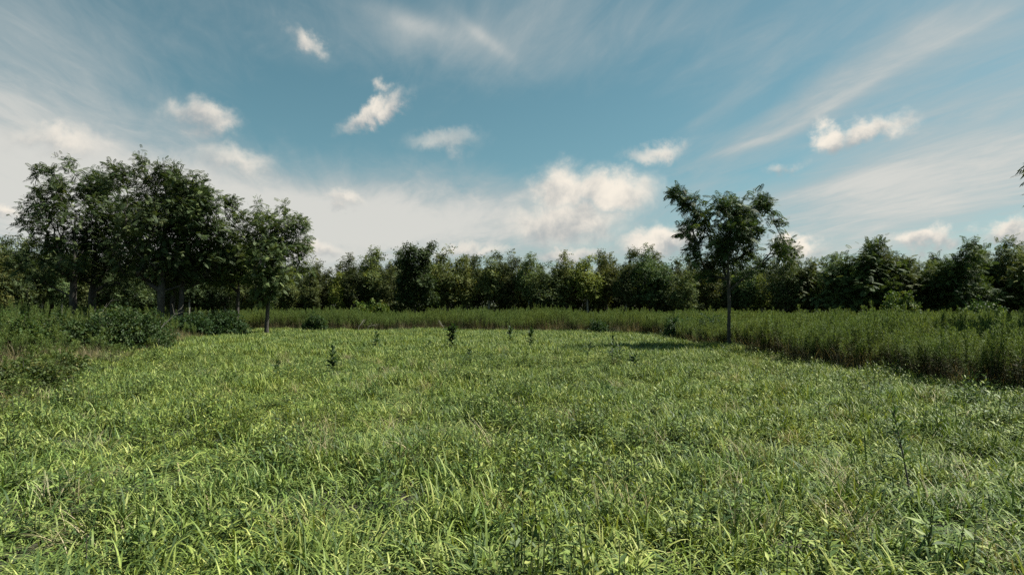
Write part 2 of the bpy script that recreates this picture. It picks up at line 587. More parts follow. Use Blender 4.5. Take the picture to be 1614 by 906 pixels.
def tree_meshes(name, bark, leafm, **kw):
    (wv, wf), (lv, lf, lt) = grow_tree(**kw)
    return (np_mesh(name + '_wood', wv, wf, bark, smooth=True),
            np_mesh(name + '_leaves', lv, lf, leafm, {'tint': ('FLOAT', lt.astype(np.float32))}))


def plant_tree(name, meshes, loc, rz, label, cat, group=None, color=(1, 1, 1), scale=(1, 1, 1), parts=('trunk', 'crown')):
    e = add(name, None, None, (loc[0], loc[1], float(gz(loc[0], loc[1])) - .03), rz)
    e.scale = scale
    e.empty_display_size = .3
    for pn, me in zip(parts, meshes):
        o = add(pn, me, e)
        if pn == parts[1]: o.color = (*color, 1)
    tag(e, label, cat, group)
    return e


def px_lobes(base_px, depth, lst, g, thick=1.0, big=1.0):
    """lobes traced as (px, py, r) for a tree whose foot is at base_px; random depth inside the crown"""
    bx = (base_px - CX) / F_PX * depth
    out = []
    for it in lst:
        px, py, r = it[:3]
        p = at(px, py, depth)
        rm = r * depth / F_PX
        yo = it[3] if len(it) > 3 else g.uniform(-1, 1) * thick
        out.append((p[0] - bx, yo, p[2], rm * .96 * big, rm * .90 * big))
    return out, bx


# ------------------------------------------------------------------ lone tree in the weeds at right
g = np.random.default_rng(3)
D1 = 23.0
lst = [(1070, 300, 11, .2), (1083, 313, 15, 0), (1100, 328, 17, -.3), (1094, 346, 12, .3), (1117, 330, 15, .5), (1137, 322, 19, -.2), (1128, 345, 22, .6),
       (1152, 312, 11, .4), (1155, 338, 20, -.7), (1178, 340, 18, .2), (1199, 318, 15, -.1), (1205, 312, 12, .5), (1190, 360, 20, .7), (1216, 346, 13, -.4),
       (1165, 370, 26, .1), (1081, 364, 11, -.5), (1101, 377, 13, .5), (1132, 385, 22, -.6), (1236, 380, 14, .2), (1214, 388, 14, -.6),
       (1190, 396, 15, .6), (1158, 405, 20, .8), (1091, 396, 12, -.2), (1120, 415, 16, .5), (1247, 392, 10, .1), (1145, 360, 26, -1.0), (1150, 380, 24, 1.2), (1130, 434, 11, .2), (1172, 428, 12, -.3), (1205, 412, 10, .2)]
lob, bx = px_lobes(1147, D1, lst, g)
me = tree_meshes('lone_tree', M_BARK_DARK, M_LEAF, seed=21, lobes=lob, trunk_top=4.7, crown_base=2.5, r_base=.072, n_att=400,
                 fronds=8, leaf_len=.36, templates=PIN, lean=(.10, 0), spread=.09, droop=.22, up_pull=.75, wexp=.52)
plant_tree('ash_tree', me, (bx, D1), 0, 'slender lone tree with two upswept leafy arms standing at the tall weed edge', 'tree', color=(.85, .95, .95))

# ------------------------------------------------------------------ grove at left
D2 = 36.0
grove = [
    # base px, depth, trunk top m, crown base m, r, n_att, colour, label, lobes
    (116, 36.5, 7.6, 3.0, .20, 420, (.95, 1, .95), 'leftmost broad tree of the dark grove with a feathery left edge',
     [(46, 318, 20), (58, 300, 16), (72, 288, 22), (95, 276, 20), (85, 310, 34), (125, 292, 30), (60, 345, 26), (100, 350, 44), (75, 385, 34),
      (118, 390, 44), (58, 415, 26), (95, 425, 32), (135, 330, 34), (132, 268, 16), (140, 425, 26)]),
    (146, 38.5, 8.4, 3.2, .22, 430, (.85, .92, .85), 'dark grove tree second from left, rounded top beside the tallest crown',
     [(160, 274, 22), (145, 290, 26), (172, 295, 26), (165, 330, 40), (150, 370, 44), (185, 375, 40), (150, 415, 38), (190, 420, 34), (200, 340, 34), (120, 420, 28)]),
    (254, 35.0, 8.8, 3.0, .21, 560, (1, 1, 1), 'tallest tree in the middle of the dark grove',
     [(212, 262, 18), (228, 254, 16), (250, 264, 20), (262, 272, 16), (205, 285, 24), (232, 290, 36), (258, 302, 30), (215, 330, 40), (250, 345, 44), (225, 380, 46),
      (265, 390, 44), (205, 405, 38), (245, 425, 34), (282, 425, 26), (200, 268, 11)]),
    (272, 37.5, 8.0, 3.0, .15, 380, (.8, .9, .8), 'slender trunked tree half hidden behind the tallest grove tree',
     [(295, 300, 24), (285, 330, 34), (300, 365, 38), (275, 400, 38), (310, 405, 34), (290, 430, 26)]),
    (283, 35.8, 7.9, 3.1, .15, 480, (.95, 1, .9), 'right hand tree of the dark grove leaning its pointed crown outward',
     [(297, 291, 16), (318, 292, 18), (312, 312, 26), (347, 306, 14), (340, 322, 22), (352, 330, 12), (322, 345, 34), (345, 362, 24), (310, 380, 38), (338, 395, 30),
      (320, 420, 34), (296, 340, 26), (350, 345, 12)]),
    (375, 40.0, 5.6, 2.2, .11, 260, (1.1, 1.1, .8), 'smaller yellowish tree between the dark grove and the open crowned tree',
     [(366, 366, 12), (380, 368, 10), (375, 384, 18), (362, 395, 26), (385, 400, 24), (370, 425, 26), (350, 430, 24), (388, 432, 18)]),
    (421, 37.0, 6.6, 1.6, .13, 430, (1.30, 1.30, 1.15), 'open crowned tree standing apart at the right end of the grove',
     [(410, 332, 16), (418, 324, 9), (400, 345, 18), (392, 360, 14), (440, 336, 16), (455, 332, 12), (425, 360, 28), (462, 350, 18), (475, 345, 9), (450, 375, 28), (478, 378, 13),
      (472, 395, 18), (410, 390, 28), (440, 405, 30), (465, 415, 18), (400, 425, 24), (425, 440, 24), (450, 435, 20), (412, 462, 14), (434, 465, 13)]),
]
for i, (bpx, dep, tt, cb, r, na, colr, lab, lst) in enumerate(grove):
    g = np.random.default_rng(40 + i)
    lob, bx = px_lobes(bpx, dep, lst, g, thick=1.3, big=1.05)
    me = tree_meshes('grove', M_BARK_DARK, M_LEAF, seed=50 + i, lobes=lob, trunk_top=tt, crown_base=cb, r_base=r, n_att=int(na * 1.2), fronds=8,
                     leaf_len=.42, templates=PIN, lean=(0.15, 0), spread=.15, droop=.26, wexp=.66)
    plant_tree('walnut_tree', me, (bx, dep), 0, lab, 'tree', 'trees of the dark grove at left', colr)

# ------------------------------------------------------------------ tree just outside the right edge, one twig reaching in
bx, dep = 16.2, 14.6
tip = at(1612, 247, dep)
lob = [(tip[0] - bx + .12, 0, tip[2], .10, .13), (tip[0] - bx + .75, .1, tip[2] - .02, .45, .40), (-1.6, .3, 5.2, .8, .8), (-.6, -.5, 5.8, 1.1, 1.0), (.6, .4, 5.6, 1.2, 1.1), (0, 0, 6.7, 1.0, .9),
       (-.4, .8, 4.6, 1.0, .8), (.9, -.6, 4.5, 1.1, .8)]
me = tree_meshes('edge_tree', M_BARK, M_LEAF, seed=77, lobes=lob, trunk_top=5.6, crown_base=2.6, r_base=.13, n_att=260, fronds=8, leaf_len=.36, templates=PIN, spread=.10)
plant_tree('ash_tree', me, (bx, dep), 0, 'leafy twig of a tree poking in at the right edge', 'tree')

# ------------------------------------------------------------------ forest edge: young plantation trees
def forest_variant(seed, h, w, kind):
    g = np.random.default_rng(seed)
    lob = []
    n = 9 if kind != 'spire' else 8
    cb = h * (.31 if kind != 'open' else .40)
    for i in range(n):
        t = (i + .5) / n
        z = cb * 1.0 + (h - cb) * t * .94
        prof = math.sin(math.pi * min(1, (t * .80 + .22))) ** .8
        rad = w * prof
        for _ in range(2 if t < .8 else 1):
            a = g.uniform(0, 2 * math.pi)
            rr = rad * g.uniform(.25, .75)
            s = rad * g.uniform(.42, .62) + .15
            lob.append((math.cos(a) * rr, math.sin(a) * rr, z + g.normal(0, .15), s, s * .8))
    for _ in range(3):                                          # leading shoots
        a = g.uniform(0, 2 * math.pi); rr = w * g.uniform(.05, .45)
        lob.append((math.cos(a) * rr, math.sin(a) * rr, h * g.uniform(.93, 1.02), .22, .34))
    tmp = SPRAY_F if kind != 'pinnate' else PIN
    return tree_meshes('forest_%s' % kind, M_BARK_PALE if kind == 'open' else M_BARK, M_LEAF2, seed=seed + 1, lobes=lob, trunk_top=h * .82, crown_base=cb, r_base=.07 + .004 * h,
                       n_att=300, fronds=8, leaf_len=.34 if kind != 'pinnate' else .52, templates=tmp, spread=.20, droop=.2)


VH = 7.0
VAR = [forest_variant(100 + 10 * i, VH, wd, kd) for i, (wd, kd) in enumerate(
    [(1.6, 'round'), (1.35, 'round'), (1.75, 'open'), (1.2, 'spire'), (1.75, 'pinnate'), (1.8, 'round'), (1.45, 'open'), (1.9, 'pinnate')])]

top_px = np.array([-120, 0, 30, 200, 420, 490, 540, 600, 640, 690, 740, 800, 830, 870, 905, 940, 965, 1000, 1020, 1060, 1090, 1130, 1200, 1240, 1265, 1300, 1340, 1380, 1410, 1440, 1470, 1500, 1520, 1560, 1600, 1750])
top_py = np.array([375, 368, 372, 395, 404, 405, 402, 400, 394, 396, 397, 399, 408, 411, 406, 397, 393, 398, 387, 398, 405, 408, 400, 394, 400, 406, 381, 378, 390, 405, 402, 388, 380, 385, 383, 380])
def edge_depth(px): return np.interp(px, [-100, 300, 800, 1000, 1200, 1350, 1700], [47, 60, 60, 58, 54, 46, 42])


lob, fork_x = px_lobes(655, 54.0, [(645, 394, 11), (650, 386, 6), (668, 402, 11), (675, 391, 8), (680, 382, 5), (640, 414, 15), (662, 420, 17), (648, 438, 20), (670, 442, 17), (636, 446, 14), (655, 462, 22), (676, 465, 14), (636, 468, 14), (656, 404, 12)],
                       np.random.default_rng(8), 1.0)
FORK = tree_meshes('forked', M_BARK, M_LEAF2, seed=66, lobes=lob, trunk_top=5.4, crown_base=1.7, r_base=.12, n_att=420, fronds=8, leaf_len=.40, templates=SPRAY_F, spread=.15, droop=.2)


def forest_tree(px, dep, top, var, color, label, group, g, name='forest_tree', wmul=1.0):
    if var < 0:
        return plant_tree(name, FORK, (fork_x, 54.0), 0, label, 'tree', group, color)
    p = at(px, top, dep)
    h = p[2]
    s = h / VH
    return plant_tree(name, VAR[var], (p[0], dep), g.uniform(0, 6.28), label, 'tree', group, color,
                      (s * wmul * g.uniform(.9, 1.1), s * wmul * g.uniform(.9, 1.1), s))


g = np.random.default_rng(11)
ORD = ['first', 'second', 'third', 'fourth', 'fifth', 'sixth', 'seventh', 'eighth', 'ninth', 'tenth', 'eleventh', 'twelfth', 'thirteenth', 'fourteenth', 'fifteenth', 'sixteenth', 'seventeenth', 'eighteenth', 'nineteenth', 'twentieth', 'twenty-first', 'twenty-second', 'twenty-third', 'twenty-fourth', 'twenty-fifth', 'twenty-sixth', 'twenty-seventh', 'twenty-eighth']
# landmarks of the front row: px, top, variant, colour, width, label, short name
marks = [
    (535, 428, 2, (2.3, 2.0, 1.1), .85, 'low yellowish olive tree at the forest edge above the pale shrub', 'the low yellowish tree'),
    (655, 388, -1, (.50, .58, .54), 1.15, 'tall very dark forest tree with a forked top rising above the tree line', 'the tall dark forked tree'),
    (925, 402, 2, (2.2, 1.95, 1.2), 1.1, 'broad pale olive tree at the forest edge, brightest in the tree line', 'the broad pale olive tree'),
    (1022, 388, 5, (.85, 1.02, 1.05), 1.05, 'bluish green bushy forest tree left of the lone slender tree', 'the bluish green tree'),
    (1200, 428, 2, (2.0, 1.8, 1.0), .8, 'low olive tree at the forest edge just right of the lone tree trunk', 'the low olive tree'),
    (1362, 376, 4, (.95, 1.05, .95), 1.15, 'tall feathery forest tree with a ragged top over the right weed bank', 'the tall feathery tree'),
    (1520, 379, 7, (.80, .92, .82), 1.15, 'tall dark feathery tree near the right end of the tree line', 'the dark right end tree'),
]
front = [(m[0], m[1], m[2], m[3], m[4], m[5]) for m in marks]
x = -150.0
used = [m[0] for m in marks]
others = []
while x < 1760:
    if min(abs(x - u) for u in used) > 20:
        others.append(x)
    x += g.uniform(25, 37) * 60 / edge_depth(x)
behind_lab = [(m[0], 'forest tree just behind ' + m[6] + ' of the forest edge') for m in marks]
for px in others:
    m = min(marks, key=lambda m: abs(m[0] - px))
    side = 'left' if px < m[0] else 'right'
    seq = sorted([o for o in others if (o < m[0]) == (px < m[0]) and min(marks, key=lambda q: abs(q[0] - o)) is m], key=lambda o: abs(o - m[0]))
    lab = '%s forest edge tree %s of %s' % (ORD[seq.index(px)], side, m[6])
    top = float(np.interp(px, top_px, top_py)) + float(g.choice([-8, 0, 6, 16, 28])) + g.uniform(-3, 5)
    v = int(g.choice([0, 1, 2, 3, 5, 6] if px < 1230 else [4, 7, 4, 7, 0, 5]))
    tone = float(g.choice([.7, .9, 1.1, 1.45])) * g.uniform(.9, 1.1); warm = g.uniform(-.10, .16)
    if 620 < px < 1000 or px < 60: warm += .07
    colr = (tone * (1 + warm), tone, tone * (1 - warm))
    front.append((px, top, v, colr, g.uniform(.8, 1.15), lab))
    behind_lab.append((px, 'forest tree behind the %s edge tree %s of %s' % (ORD[seq.index(px)], side, m[6])))
for (px, top, v, colr, wm, lab) in front:
    forest_tree(px, float(edge_depth(px)) + g.uniform(-1.2, 1.5), top, v, colr, lab, 'trees of the forest edge', g, wmul=wm)
# rows behind the edge
def back_tree(px, dd, label, group):
    top = float(np.interp(px, top_px, top_py)) + g.uniform(0, 13)
    tone = g.uniform(.62, 1.05); warm = g.uniform(-.06, .12)
    forest_tree(px, float(edge_depth(px)) + dd + g.uniform(-1, 1), top, int(g.choice([0, 1, 3, 5, 0, 5] if px < 1230 else [4, 7, 0, 5])),
                (tone * (1 + warm), tone, tone * (1 - warm)), label, group, g)


for px, lab in behind_lab:
    back_tree(px + g.uniform(8, 20), 4.2, lab, 'second row of forest trees')
x = -80.0
while x < 1700:
    back_tree(x, 8.8, 'dark forest tree deep behind the second row of the tree line', 'forest trees deep in the wood')
    x += g.uniform(.8, 1.2) * 46 * 60 / edge_depth(x)

# dark undergrowth filling the depth of the wood
gg = np.random.default_rng(5)
n = 46000
pxs = gg.uniform(-250, 1850, n)
dep = np.array([edge_depth(p) for p in pxs]) + gg.uniform(7, 26, n)
X = (pxs - CX) / F_PX * dep
Zt = gg.random(n) ** .8 * 5.6
low_ = gg.random(n) < .5
Zt = np.where(low_, gg.random(n) * 2.0, Zt)
P = np.stack([X, dep, Zt + .1], -1)
Dv = gg.normal(0, 1, (n, 3)) * (1, 1, .5)
V, Fc, T = place_leaves(gg, P, Dv, gg.uniform(.45, .8, n), SPRAY, .15, .6)
o = add('undergrowth', np_mesh('undergrowth', V, Fc, M_LEAF2, {'tint': ('FLOAT', T.astype(np.float32))}))
o.color = (.6, .65, .6, 1)
tag(o, 'dark leafy undergrowth filling the depth of the forest', 'undergrowth', kind='stuff')


# ------------------------------------------------------------------ instanced ground vegetation
def gn_scatter(name, pts, idx, rot, scl, sources, label, cat):
    """one stuff object: sources (meshes) spread on points"""
    coll = bpy.data.collections.new(name + '_source')
    for i, me in enumerate(sources):
        coll.objects.link(bpy.data.objects.new('%s_source_%02d' % (name, i), me))
    me = np_mesh(name, pts, np.zeros((0, 4), int), None, {
        'idx': ('INT', idx.astype(np.int32)), 'rot': ('FLOAT_VECTOR', rot.astype(np.float32)), 'scl': ('FLOAT_VECTOR', scl.astype(np.float32))})
    ng = bpy.data.node_groups.new(name + '_nodes', 'GeometryNodeTree')
    ng.interface.new_socket('Geometry', in_out='INPUT', socket_type='NodeSocketGeometry')
    ng.interface.new_socket('Geometry', in_out='OUTPUT', socket_type='NodeSocketGeometry')
    N, L = ng.nodes, ng.links
    gi, go = N.new('NodeGroupInput'), N.new('NodeGroupOutput')
    ci = N.new('GeometryNodeCollectionInfo')
    ci.inputs['Collection'].default_value = coll
    ci.inputs['Separate Children'].default_value = True
    ci.inputs['Reset Children'].default_value = True
    ip = N.new('GeometryNodeInstanceOnPoints')
    ip.inputs['Pick Instance'].default_value = True
    def na(nm, tp):
        k = N.new('GeometryNodeInputNamedAttribute')
        k.data_type = tp
        k.inputs['Name'].default_value = nm
        return k.outputs['Attribute']
    L.new(gi.outputs[0], ip.inputs['Points'])
    L.new(ci.outputs[0], ip.inputs['Instance'])
    L.new(na('idx', 'INT'), ip.inputs['Instance Index'])
    L.new(na('rot', 'FLOAT_VECTOR'), ip.inputs['Rotation'])
    L.new(na('scl', 'FLOAT_VECTOR'), ip.inputs['Scale'])
    L.new(ip.outputs[0], go.inputs[0])
    ob = add(name, me)
    md = ob.modifiers.new('scatter', 'NODES')
    md.node_group = ng
    tag(ob, label, cat, kind='stuff')
    return ob


def blades(g, n, spread, lmin, lmax, wmin, wmax, cols, lean=22, curl=95, segs=5, droopy=1.0):
    """n arching grass blades; cols: list of (rgb, weight)"""
    a = g.uniform(0, 2 * math.pi, n)
    rr = spread * np.sqrt(g.random(n))
    base = np.stack([np.cos(a) * rr, np.sin(a) * rr, np.full(n, -.03)], -1)
    az = g.uniform(0, 2 * math.pi, n)
    L = g.uniform(lmin, lmax, n); Wd = g.uniform(wmin, wmax, n)
    th0 = np.abs(g.normal(0, R(lean), n)); th1 = th0 + R(curl) * g.uniform(.25, 1.25, n) * droopy
    twist = g.normal(0, .5, n)
    rows, pos = [], base.copy()
    for s in range(segs + 1):
        t = s / segs
        th = th0 + (th1 - th0) * t ** 1.5
        dirv = np.stack([np.sin(th) * np.cos(az), np.sin(th) * np.sin(az), np.cos(th)], -1)
        tw = az + math.pi / 2 + twist * t
        side = np.stack([np.cos(tw), np.sin(tw), np.zeros(n)], -1)
        wd = Wd * (0.55 + .9 * t if t < .4 else .91 * (1 - ((t - .4) / .6) ** 1.8)) * .5
        wd = np.maximum(wd, .0006)
        rows.append(np.stack([pos - side * wd[:, None], pos + side * wd[:, None]], 1))
        pos = pos + dirv * (L / segs)[:, None]
    V = np.stack(rows, 1).reshape(n, -1, 3)                       # n, (segs+1)*2, 3
    K = (segs + 1) * 2
    f = np.array([[2 * s, 2 * s + 1, 2 * s + 3, 2 * s + 2] for s in range(segs)])
    Fc = (f[None] + (np.arange(n) * K)[:, None, None]).reshape(-1, 4)
    w = np.array([c[1] for c in cols]); ci = g.choice(len(cols), n, p=w / w.sum())
    C = np.array([c[0] for c in cols])[ci] * g.uniform(.75, 1.25, (n, 1))
    C = np.repeat(np.concatenate([C, np.ones((n, 1))], 1)[:, None], K, 1)
    return V.reshape(-1, 3), Fc, C.reshape(-1, 4)


def lance_leaves(g, P, D, L, Wd, C, fold=.12, droop=.25):
    """pointed leaves of two folded halves: 6 verts, 2 quads"""
    n = len(P)
    D = unit(D)
    up = unit(np.array([0, 0, 1.0]) + g.normal(0, .25, (n, 3)))
    Sd = unit(np.cross(up, D)); U = np.cross(D, Sd)
    l, w = L[:, None], Wd[:, None]
    dz = np.array([0, 0, 1.0])
    p0 = P
    pm = P + D * l * .5 - dz * l * droop * .25
    p1 = P + D * l - dz * l * droop
    a = P + D * l * .42 + Sd * w * .5 + U * w * fold - dz * l * droop * .2
    c = P + D * l * .42 - Sd * w * .5 + U * w * fold - dz * l * droop * .2
    V = np.stack([p0, a, p1, pm, c], 1)
    f = np.array([[0, 3, 2, 1], [0, 4, 2, 3]])
    Fc = (f[None] + (np.arange(n) * 5)[:, None, None]).reshape(-1, 4)
    Cc = np.repeat(np.concatenate([C, np.ones((n, 1))], 1)[:, None], 5, 1)
    return V.reshape(-1, 3), Fc, Cc.reshape(-1, 4)


def join(parts):
    V, Fc, C, off = [], [], [], 0
    for v, f, c in parts:
        V.append(v); Fc.append(f + off); C.append(c); off += len(v)
    return np.concatenate(V), np.concatenate(Fc), np.concatenate(C)


def colored(name, parts, mat):
    V, Fc, C = join(parts)
    return np_mesh(name, V, Fc, mat, {'col': ('FLOAT_COLOR', C.astype(np.float32))})


GREENS = [((.124, .178, .042), 5), ((.190, .244, .062), 4), ((.049, .085, .025), 4.8), ((.295, .330, .106), 2.8), ((.27, .24, .12), .2)]
LUSH = [((.058, .096, .030), 5), ((.085, .125, .038), 3), ((.042, .074, .026), 2)]
STRAW = [((.30, .26, .15), 3), ((.22, .205, .10), 2), ((.14, .17, .06), 2)]


def herb(g, h, nl, ll, lw, cols, stemcol=(.09, .11, .05), top=True):
    """leafy seedling: thin stem with pointed leaves in a spiral"""
    z = np.linspace(.12 * h, h, nl)
    ang = np.arange(nl) * 2.4 + g.uniform(0, 6)
    el = np.interp(z / h, [0, 1], [.1, .9]) + g.normal(0, .15, nl)
    D = np.stack([np.cos(ang) * np.cos(el), np.sin(ang) * np.cos(el), np.sin(el)], -1)
    lx = g.normal(0, .05) * h
    P = np.stack([lx * (z / h) ** 2, np.zeros(nl), z], -1)
    L = ll * np.interp(z / h, [0, .5, 1], [.8, 1.1, .6]) * g.uniform(.8, 1.2, nl)
    w = np.array([c[1] for c in cols]); ci = g.choice(len(cols), nl, p=w / w.sum())
    C = np.array([c[0] for c in cols])[ci] * g.uniform(.8, 1.2, (nl, 1))
    lv = lance_leaves(g, P, D, L, L * lw, C)
    zz = np.linspace(-.03, h, 5)
    Ps = np.stack([lx * (np.maximum(zz, 0) / h) ** 2, np.zeros(5), zz], -1)
    rr = np.linspace(.0045, .0015, 5) * (h / .4 + .4)
    v, f = tubes(Ps[:-1], Ps[1:], rr[:-1], rr[1:], 4)
    c = np.tile(np.array([[*stemcol, 1.0]]), (len(v), 1))
    return [lv, (v, f, c)]


def shift(parts, x, y):
    return [(v + np.array([x, y, 0]), f, c) for v, f, c in parts]


g = np.random.default_rng(31)
grass_src = []
for i in range(6):      # arching meadow grass
    grass_src.append(colored('grass_arching', [blades(g, 52, .21, .16, .36, .009, .017, GREENS, 32, 165, 6)], M_GRASS))
for i in range(3):      # short dense
    grass_src.append(colored('grass_short', [blades(g, 55, .20, .13, .28, .008, .015, GREENS, 36, 150, 5)], M_GRASS))
for i in range(3):      # lush dark
    grass_src.append(colored('grass_lush', [blades(g, 48, .20, .18, .36, .009, .017, LUSH + GREENS[:2], 32, 165, 6)], M_GRASS))
for i in range(2):      # dry
    grass_src.append(colored('grass_dry', [blades(g, 60, .18, .24, .46, .004, .009, STRAW, 22, 80)], M_GRASS))
for i in range(4):      # leafy seedlings with a little grass
    ps = [blades(g, 22, .20, .16, .34, .006, .013, GREENS, 26, 100)]
    for _ in range(7):
        r_, a_ = .17 * math.sqrt(g.random()), g.uniform(0, 6.28)
        ps += shift(herb(g, g.uniform(.20, .40), int(g.integers(9, 15)), .105, .24, GREENS[:4] if i < 3 else LUSH + GREENS[:1]), r_ * math.cos(a_), r_ * math.sin(a_))
    grass_src.append(colored('seedling_patch', ps, M_GRASS))
# far versions: fewer, wider blades
far0 = len(grass_src)
for i in range(4):
    grass_src.append(colored('grass_far', [blades(g, 75, .34, .16, .38, .014, .026, GREENS if i else GREENS[:3] + LUSH, 34, 130, 4)], M_GRASS))


def in_field(x, y, pad=0.0):
    w_ = wob(x, y)
    return (x > xl(y) - pad + w_) & (x < xr(y) + pad + w_) & (y < yb(x) + pad + w_)


def scatter_field(y0, y1, dens, g):
    A = (y1 - y0) * 60
    n = int(A * dens)
    x = g.uniform(-30, 30, n); y = g.uniform(y0, y1, n)
    keep = (np.abs(x) < y * 1.0 + 3.0) & in_field(x, y, .9)
    return x[keep], y[keep]


PX, PY, IDX, SC = [], [], [], []
for (y0, y1, dens, far) in [(0.6, 5, 36, False), (5, 11, 30, False), (11, 19, 22, False), (19, 44, 14, True)]:
    x, y = scatter_field(y0, y1, dens, g)
    n = len(x)
    lush = vnoise(x, y, 1.1) * .5 + vnoise(x + 31, y, .45) * .5
    dry = vnoise(x + 57, y + 11, 2.1) * .55 + vnoise(x + 9, y + 40, .7) * .45
    rnd = g.random(n)
    if not far:
        idx = g.integers(0, 9, n)
        idx = np.where((lush > .60) & (rnd < .75), g.integers(9, 12, n), idx)
        idx = np.where((rnd < .012), g.integers(12, 14, n), idx)
        sd = vnoise(x + 77, y + 5, 1.1)
        idx = np.where(((sd > .60) & (rnd > .72)) | (rnd > .95), g.integers(14, 18, n), idx)
    else:
        idx = far0 + g.integers(0, 4, n)
    hm = .55 + .55 * vnoise(x + 13, y + 71, .8) + .95 * (vnoise(x, y + 20, .42) - .5)
    hm = np.clip(hm, .30, 1.3)
    s = g.uniform(.85, 1.15, n) * hm
    PX.append(x); PY.append(y); IDX.append(idx); SC.append(np.stack([g.uniform(.9, 1.15, n), g.uniform(.9, 1.15, n), s], -1))
x, y = np.concatenate(PX), np.concatenate(PY)
n = len(x)
print('grass clumps', n)
rot = np.stack([g.normal(0, .09, n), g.normal(0, .09, n), g.uniform(0, 6.28, n)], -1)
gn_scatter('meadow_grass', np.stack([x, y, gz(x, y)], -1), np.concatenate(IDX), rot, np.concatenate(SC), grass_src,
           'thick sunlit green grass covering the open meadow', 'grass')

# ------------------------------------------------------------------ tall weeds (goldenrod)
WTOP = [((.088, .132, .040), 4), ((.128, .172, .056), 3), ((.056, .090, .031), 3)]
WLOW = [((.030, .044, .017), 4), ((.042, .050, .022), 2), ((.095, .080, .058), 1.8)]  # lower leaves: dead brown tones, with interior shade also put into the colour


def weed(g, h):
    nl = 150
    z = h * (1 - g.random(nl) ** 1.15 * .66)
    t = z / h
    ang = g.uniform(0, 6.28, nl)
    el = np.interp(t, [0, .6, 1], [.0, .85, 1.3]) + g.normal(0, .22, nl)
    D = np.stack([np.cos(ang) * np.cos(el), np.sin(ang) * np.cos(el), np.sin(el)], -1)
    lean = g.normal(0, .07, 2) * h
    ax = lambda tt: np.stack([lean[0] * tt ** 2, lean[1] * tt ** 2, tt * h], -1)
    P = ax(t)
    L = h * .072 * np.interp(t, [0, .4, .8, 1], [.9, 1.3, 1.1, .6]) * g.uniform(.75, 1.25, nl)
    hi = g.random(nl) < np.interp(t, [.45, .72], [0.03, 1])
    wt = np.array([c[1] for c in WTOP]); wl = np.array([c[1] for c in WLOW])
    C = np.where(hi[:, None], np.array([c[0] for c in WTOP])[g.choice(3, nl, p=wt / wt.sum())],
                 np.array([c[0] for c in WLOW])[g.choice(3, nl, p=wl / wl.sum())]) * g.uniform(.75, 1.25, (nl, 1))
    parts = [lance_leaves(g, P, D, L, L * .13, C, droop=.35)]
    # plume of short side shoots at the top
    m = 130
    t2 = 1 - g.random(m) ** 1.2 * .42
    ang = g.uniform(0, 6.28, m); el = g.uniform(.5, 1.35, m)
    D = np.stack([np.cos(ang) * np.cos(el), np.sin(ang) * np.cos(el), np.sin(el)], -1)
    P2 = ax(t2) + D * (h * .11 * (1.05 - t2) / .25)[:, None] * g.random((m, 1))
    L = h * .055 * g.uniform(.6, 1.3, m)
    C = np.array([c[0] for c in WTOP])[g.choice(3, m)] * g.uniform(.9, 1.35, (m, 1))
    parts.append(lance_leaves(g, P2, D, L, L * .15, C, droop=.1))
    zs = np.linspace(-.02, 1, 6)
    Ps = ax(np.maximum(zs, 0)); Ps[0, 2] = -.05
    rr = np.linspace(.006, .002, 6)
    v, f = tubes(Ps[:-1], Ps[1:], rr[:-1], rr[1:], 4)
    parts.append((v, f, np.tile(np.array([[.12, .10, .065, 1.0]]), (len(v), 1))))
    return parts


g = np.random.default_rng(91)
weed_src = []
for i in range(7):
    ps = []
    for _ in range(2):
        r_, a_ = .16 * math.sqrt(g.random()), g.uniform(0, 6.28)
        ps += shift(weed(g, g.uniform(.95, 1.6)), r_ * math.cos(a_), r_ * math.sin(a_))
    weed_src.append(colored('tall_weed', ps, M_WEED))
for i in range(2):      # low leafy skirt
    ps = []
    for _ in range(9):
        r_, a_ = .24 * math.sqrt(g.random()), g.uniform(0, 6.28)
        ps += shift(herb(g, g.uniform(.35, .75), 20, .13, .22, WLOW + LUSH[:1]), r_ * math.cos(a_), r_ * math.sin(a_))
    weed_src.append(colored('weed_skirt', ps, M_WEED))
for i in range(2):      # dead stalks and straw
    weed_src.append(colored('dead_stalks', [blades(g, 45, .22, .5, 1.1, .004, .009, STRAW[:2] + [((.20, .17, .13), 3)], 14, 45, 4)], M_WEED))


def weed_bank(name, label, x, y, hs, mixw, g, edge=None, dry=None):
    n = len(x)
    p = np.array(mixw, float)
    idx = np.where(g.random(n) < p[0] / p.sum(), g.integers(0, 7, n), np.where(g.random(n) < p[1] / (p[1] + p[2]), g.integers(7, 9, n), g.integers(9, 11, n)))
    if dry is not None:
        idx = np.where((g.random(n) < np.interp(dry, [0, .5, 2.4], [.15, .5, .05])), g.integers(9, 11, n), idx)
    hv = hs * (.66 + .46 * vnoise(x, y, 2.6) + .34 * vnoise(x, y, .8)) * g.uniform(.82, 1.10, n)
    if edge is not None:
        hv = hv * np.interp(edge + g.normal(0, .25, n), [0, .4], [.68, 1.0])
    wv = g.uniform(.68, .98, n)
    rot = np.stack([g.normal(0, .055, n), g.normal(0, .055, n), g.uniform(0, 6.28, n)], -1)
    return gn_scatter(name, np.stack([x, y, gz(x, y)], -1), idx, rot, np.stack([wv, wv, hv], -1), weed_src, label, 'weeds')


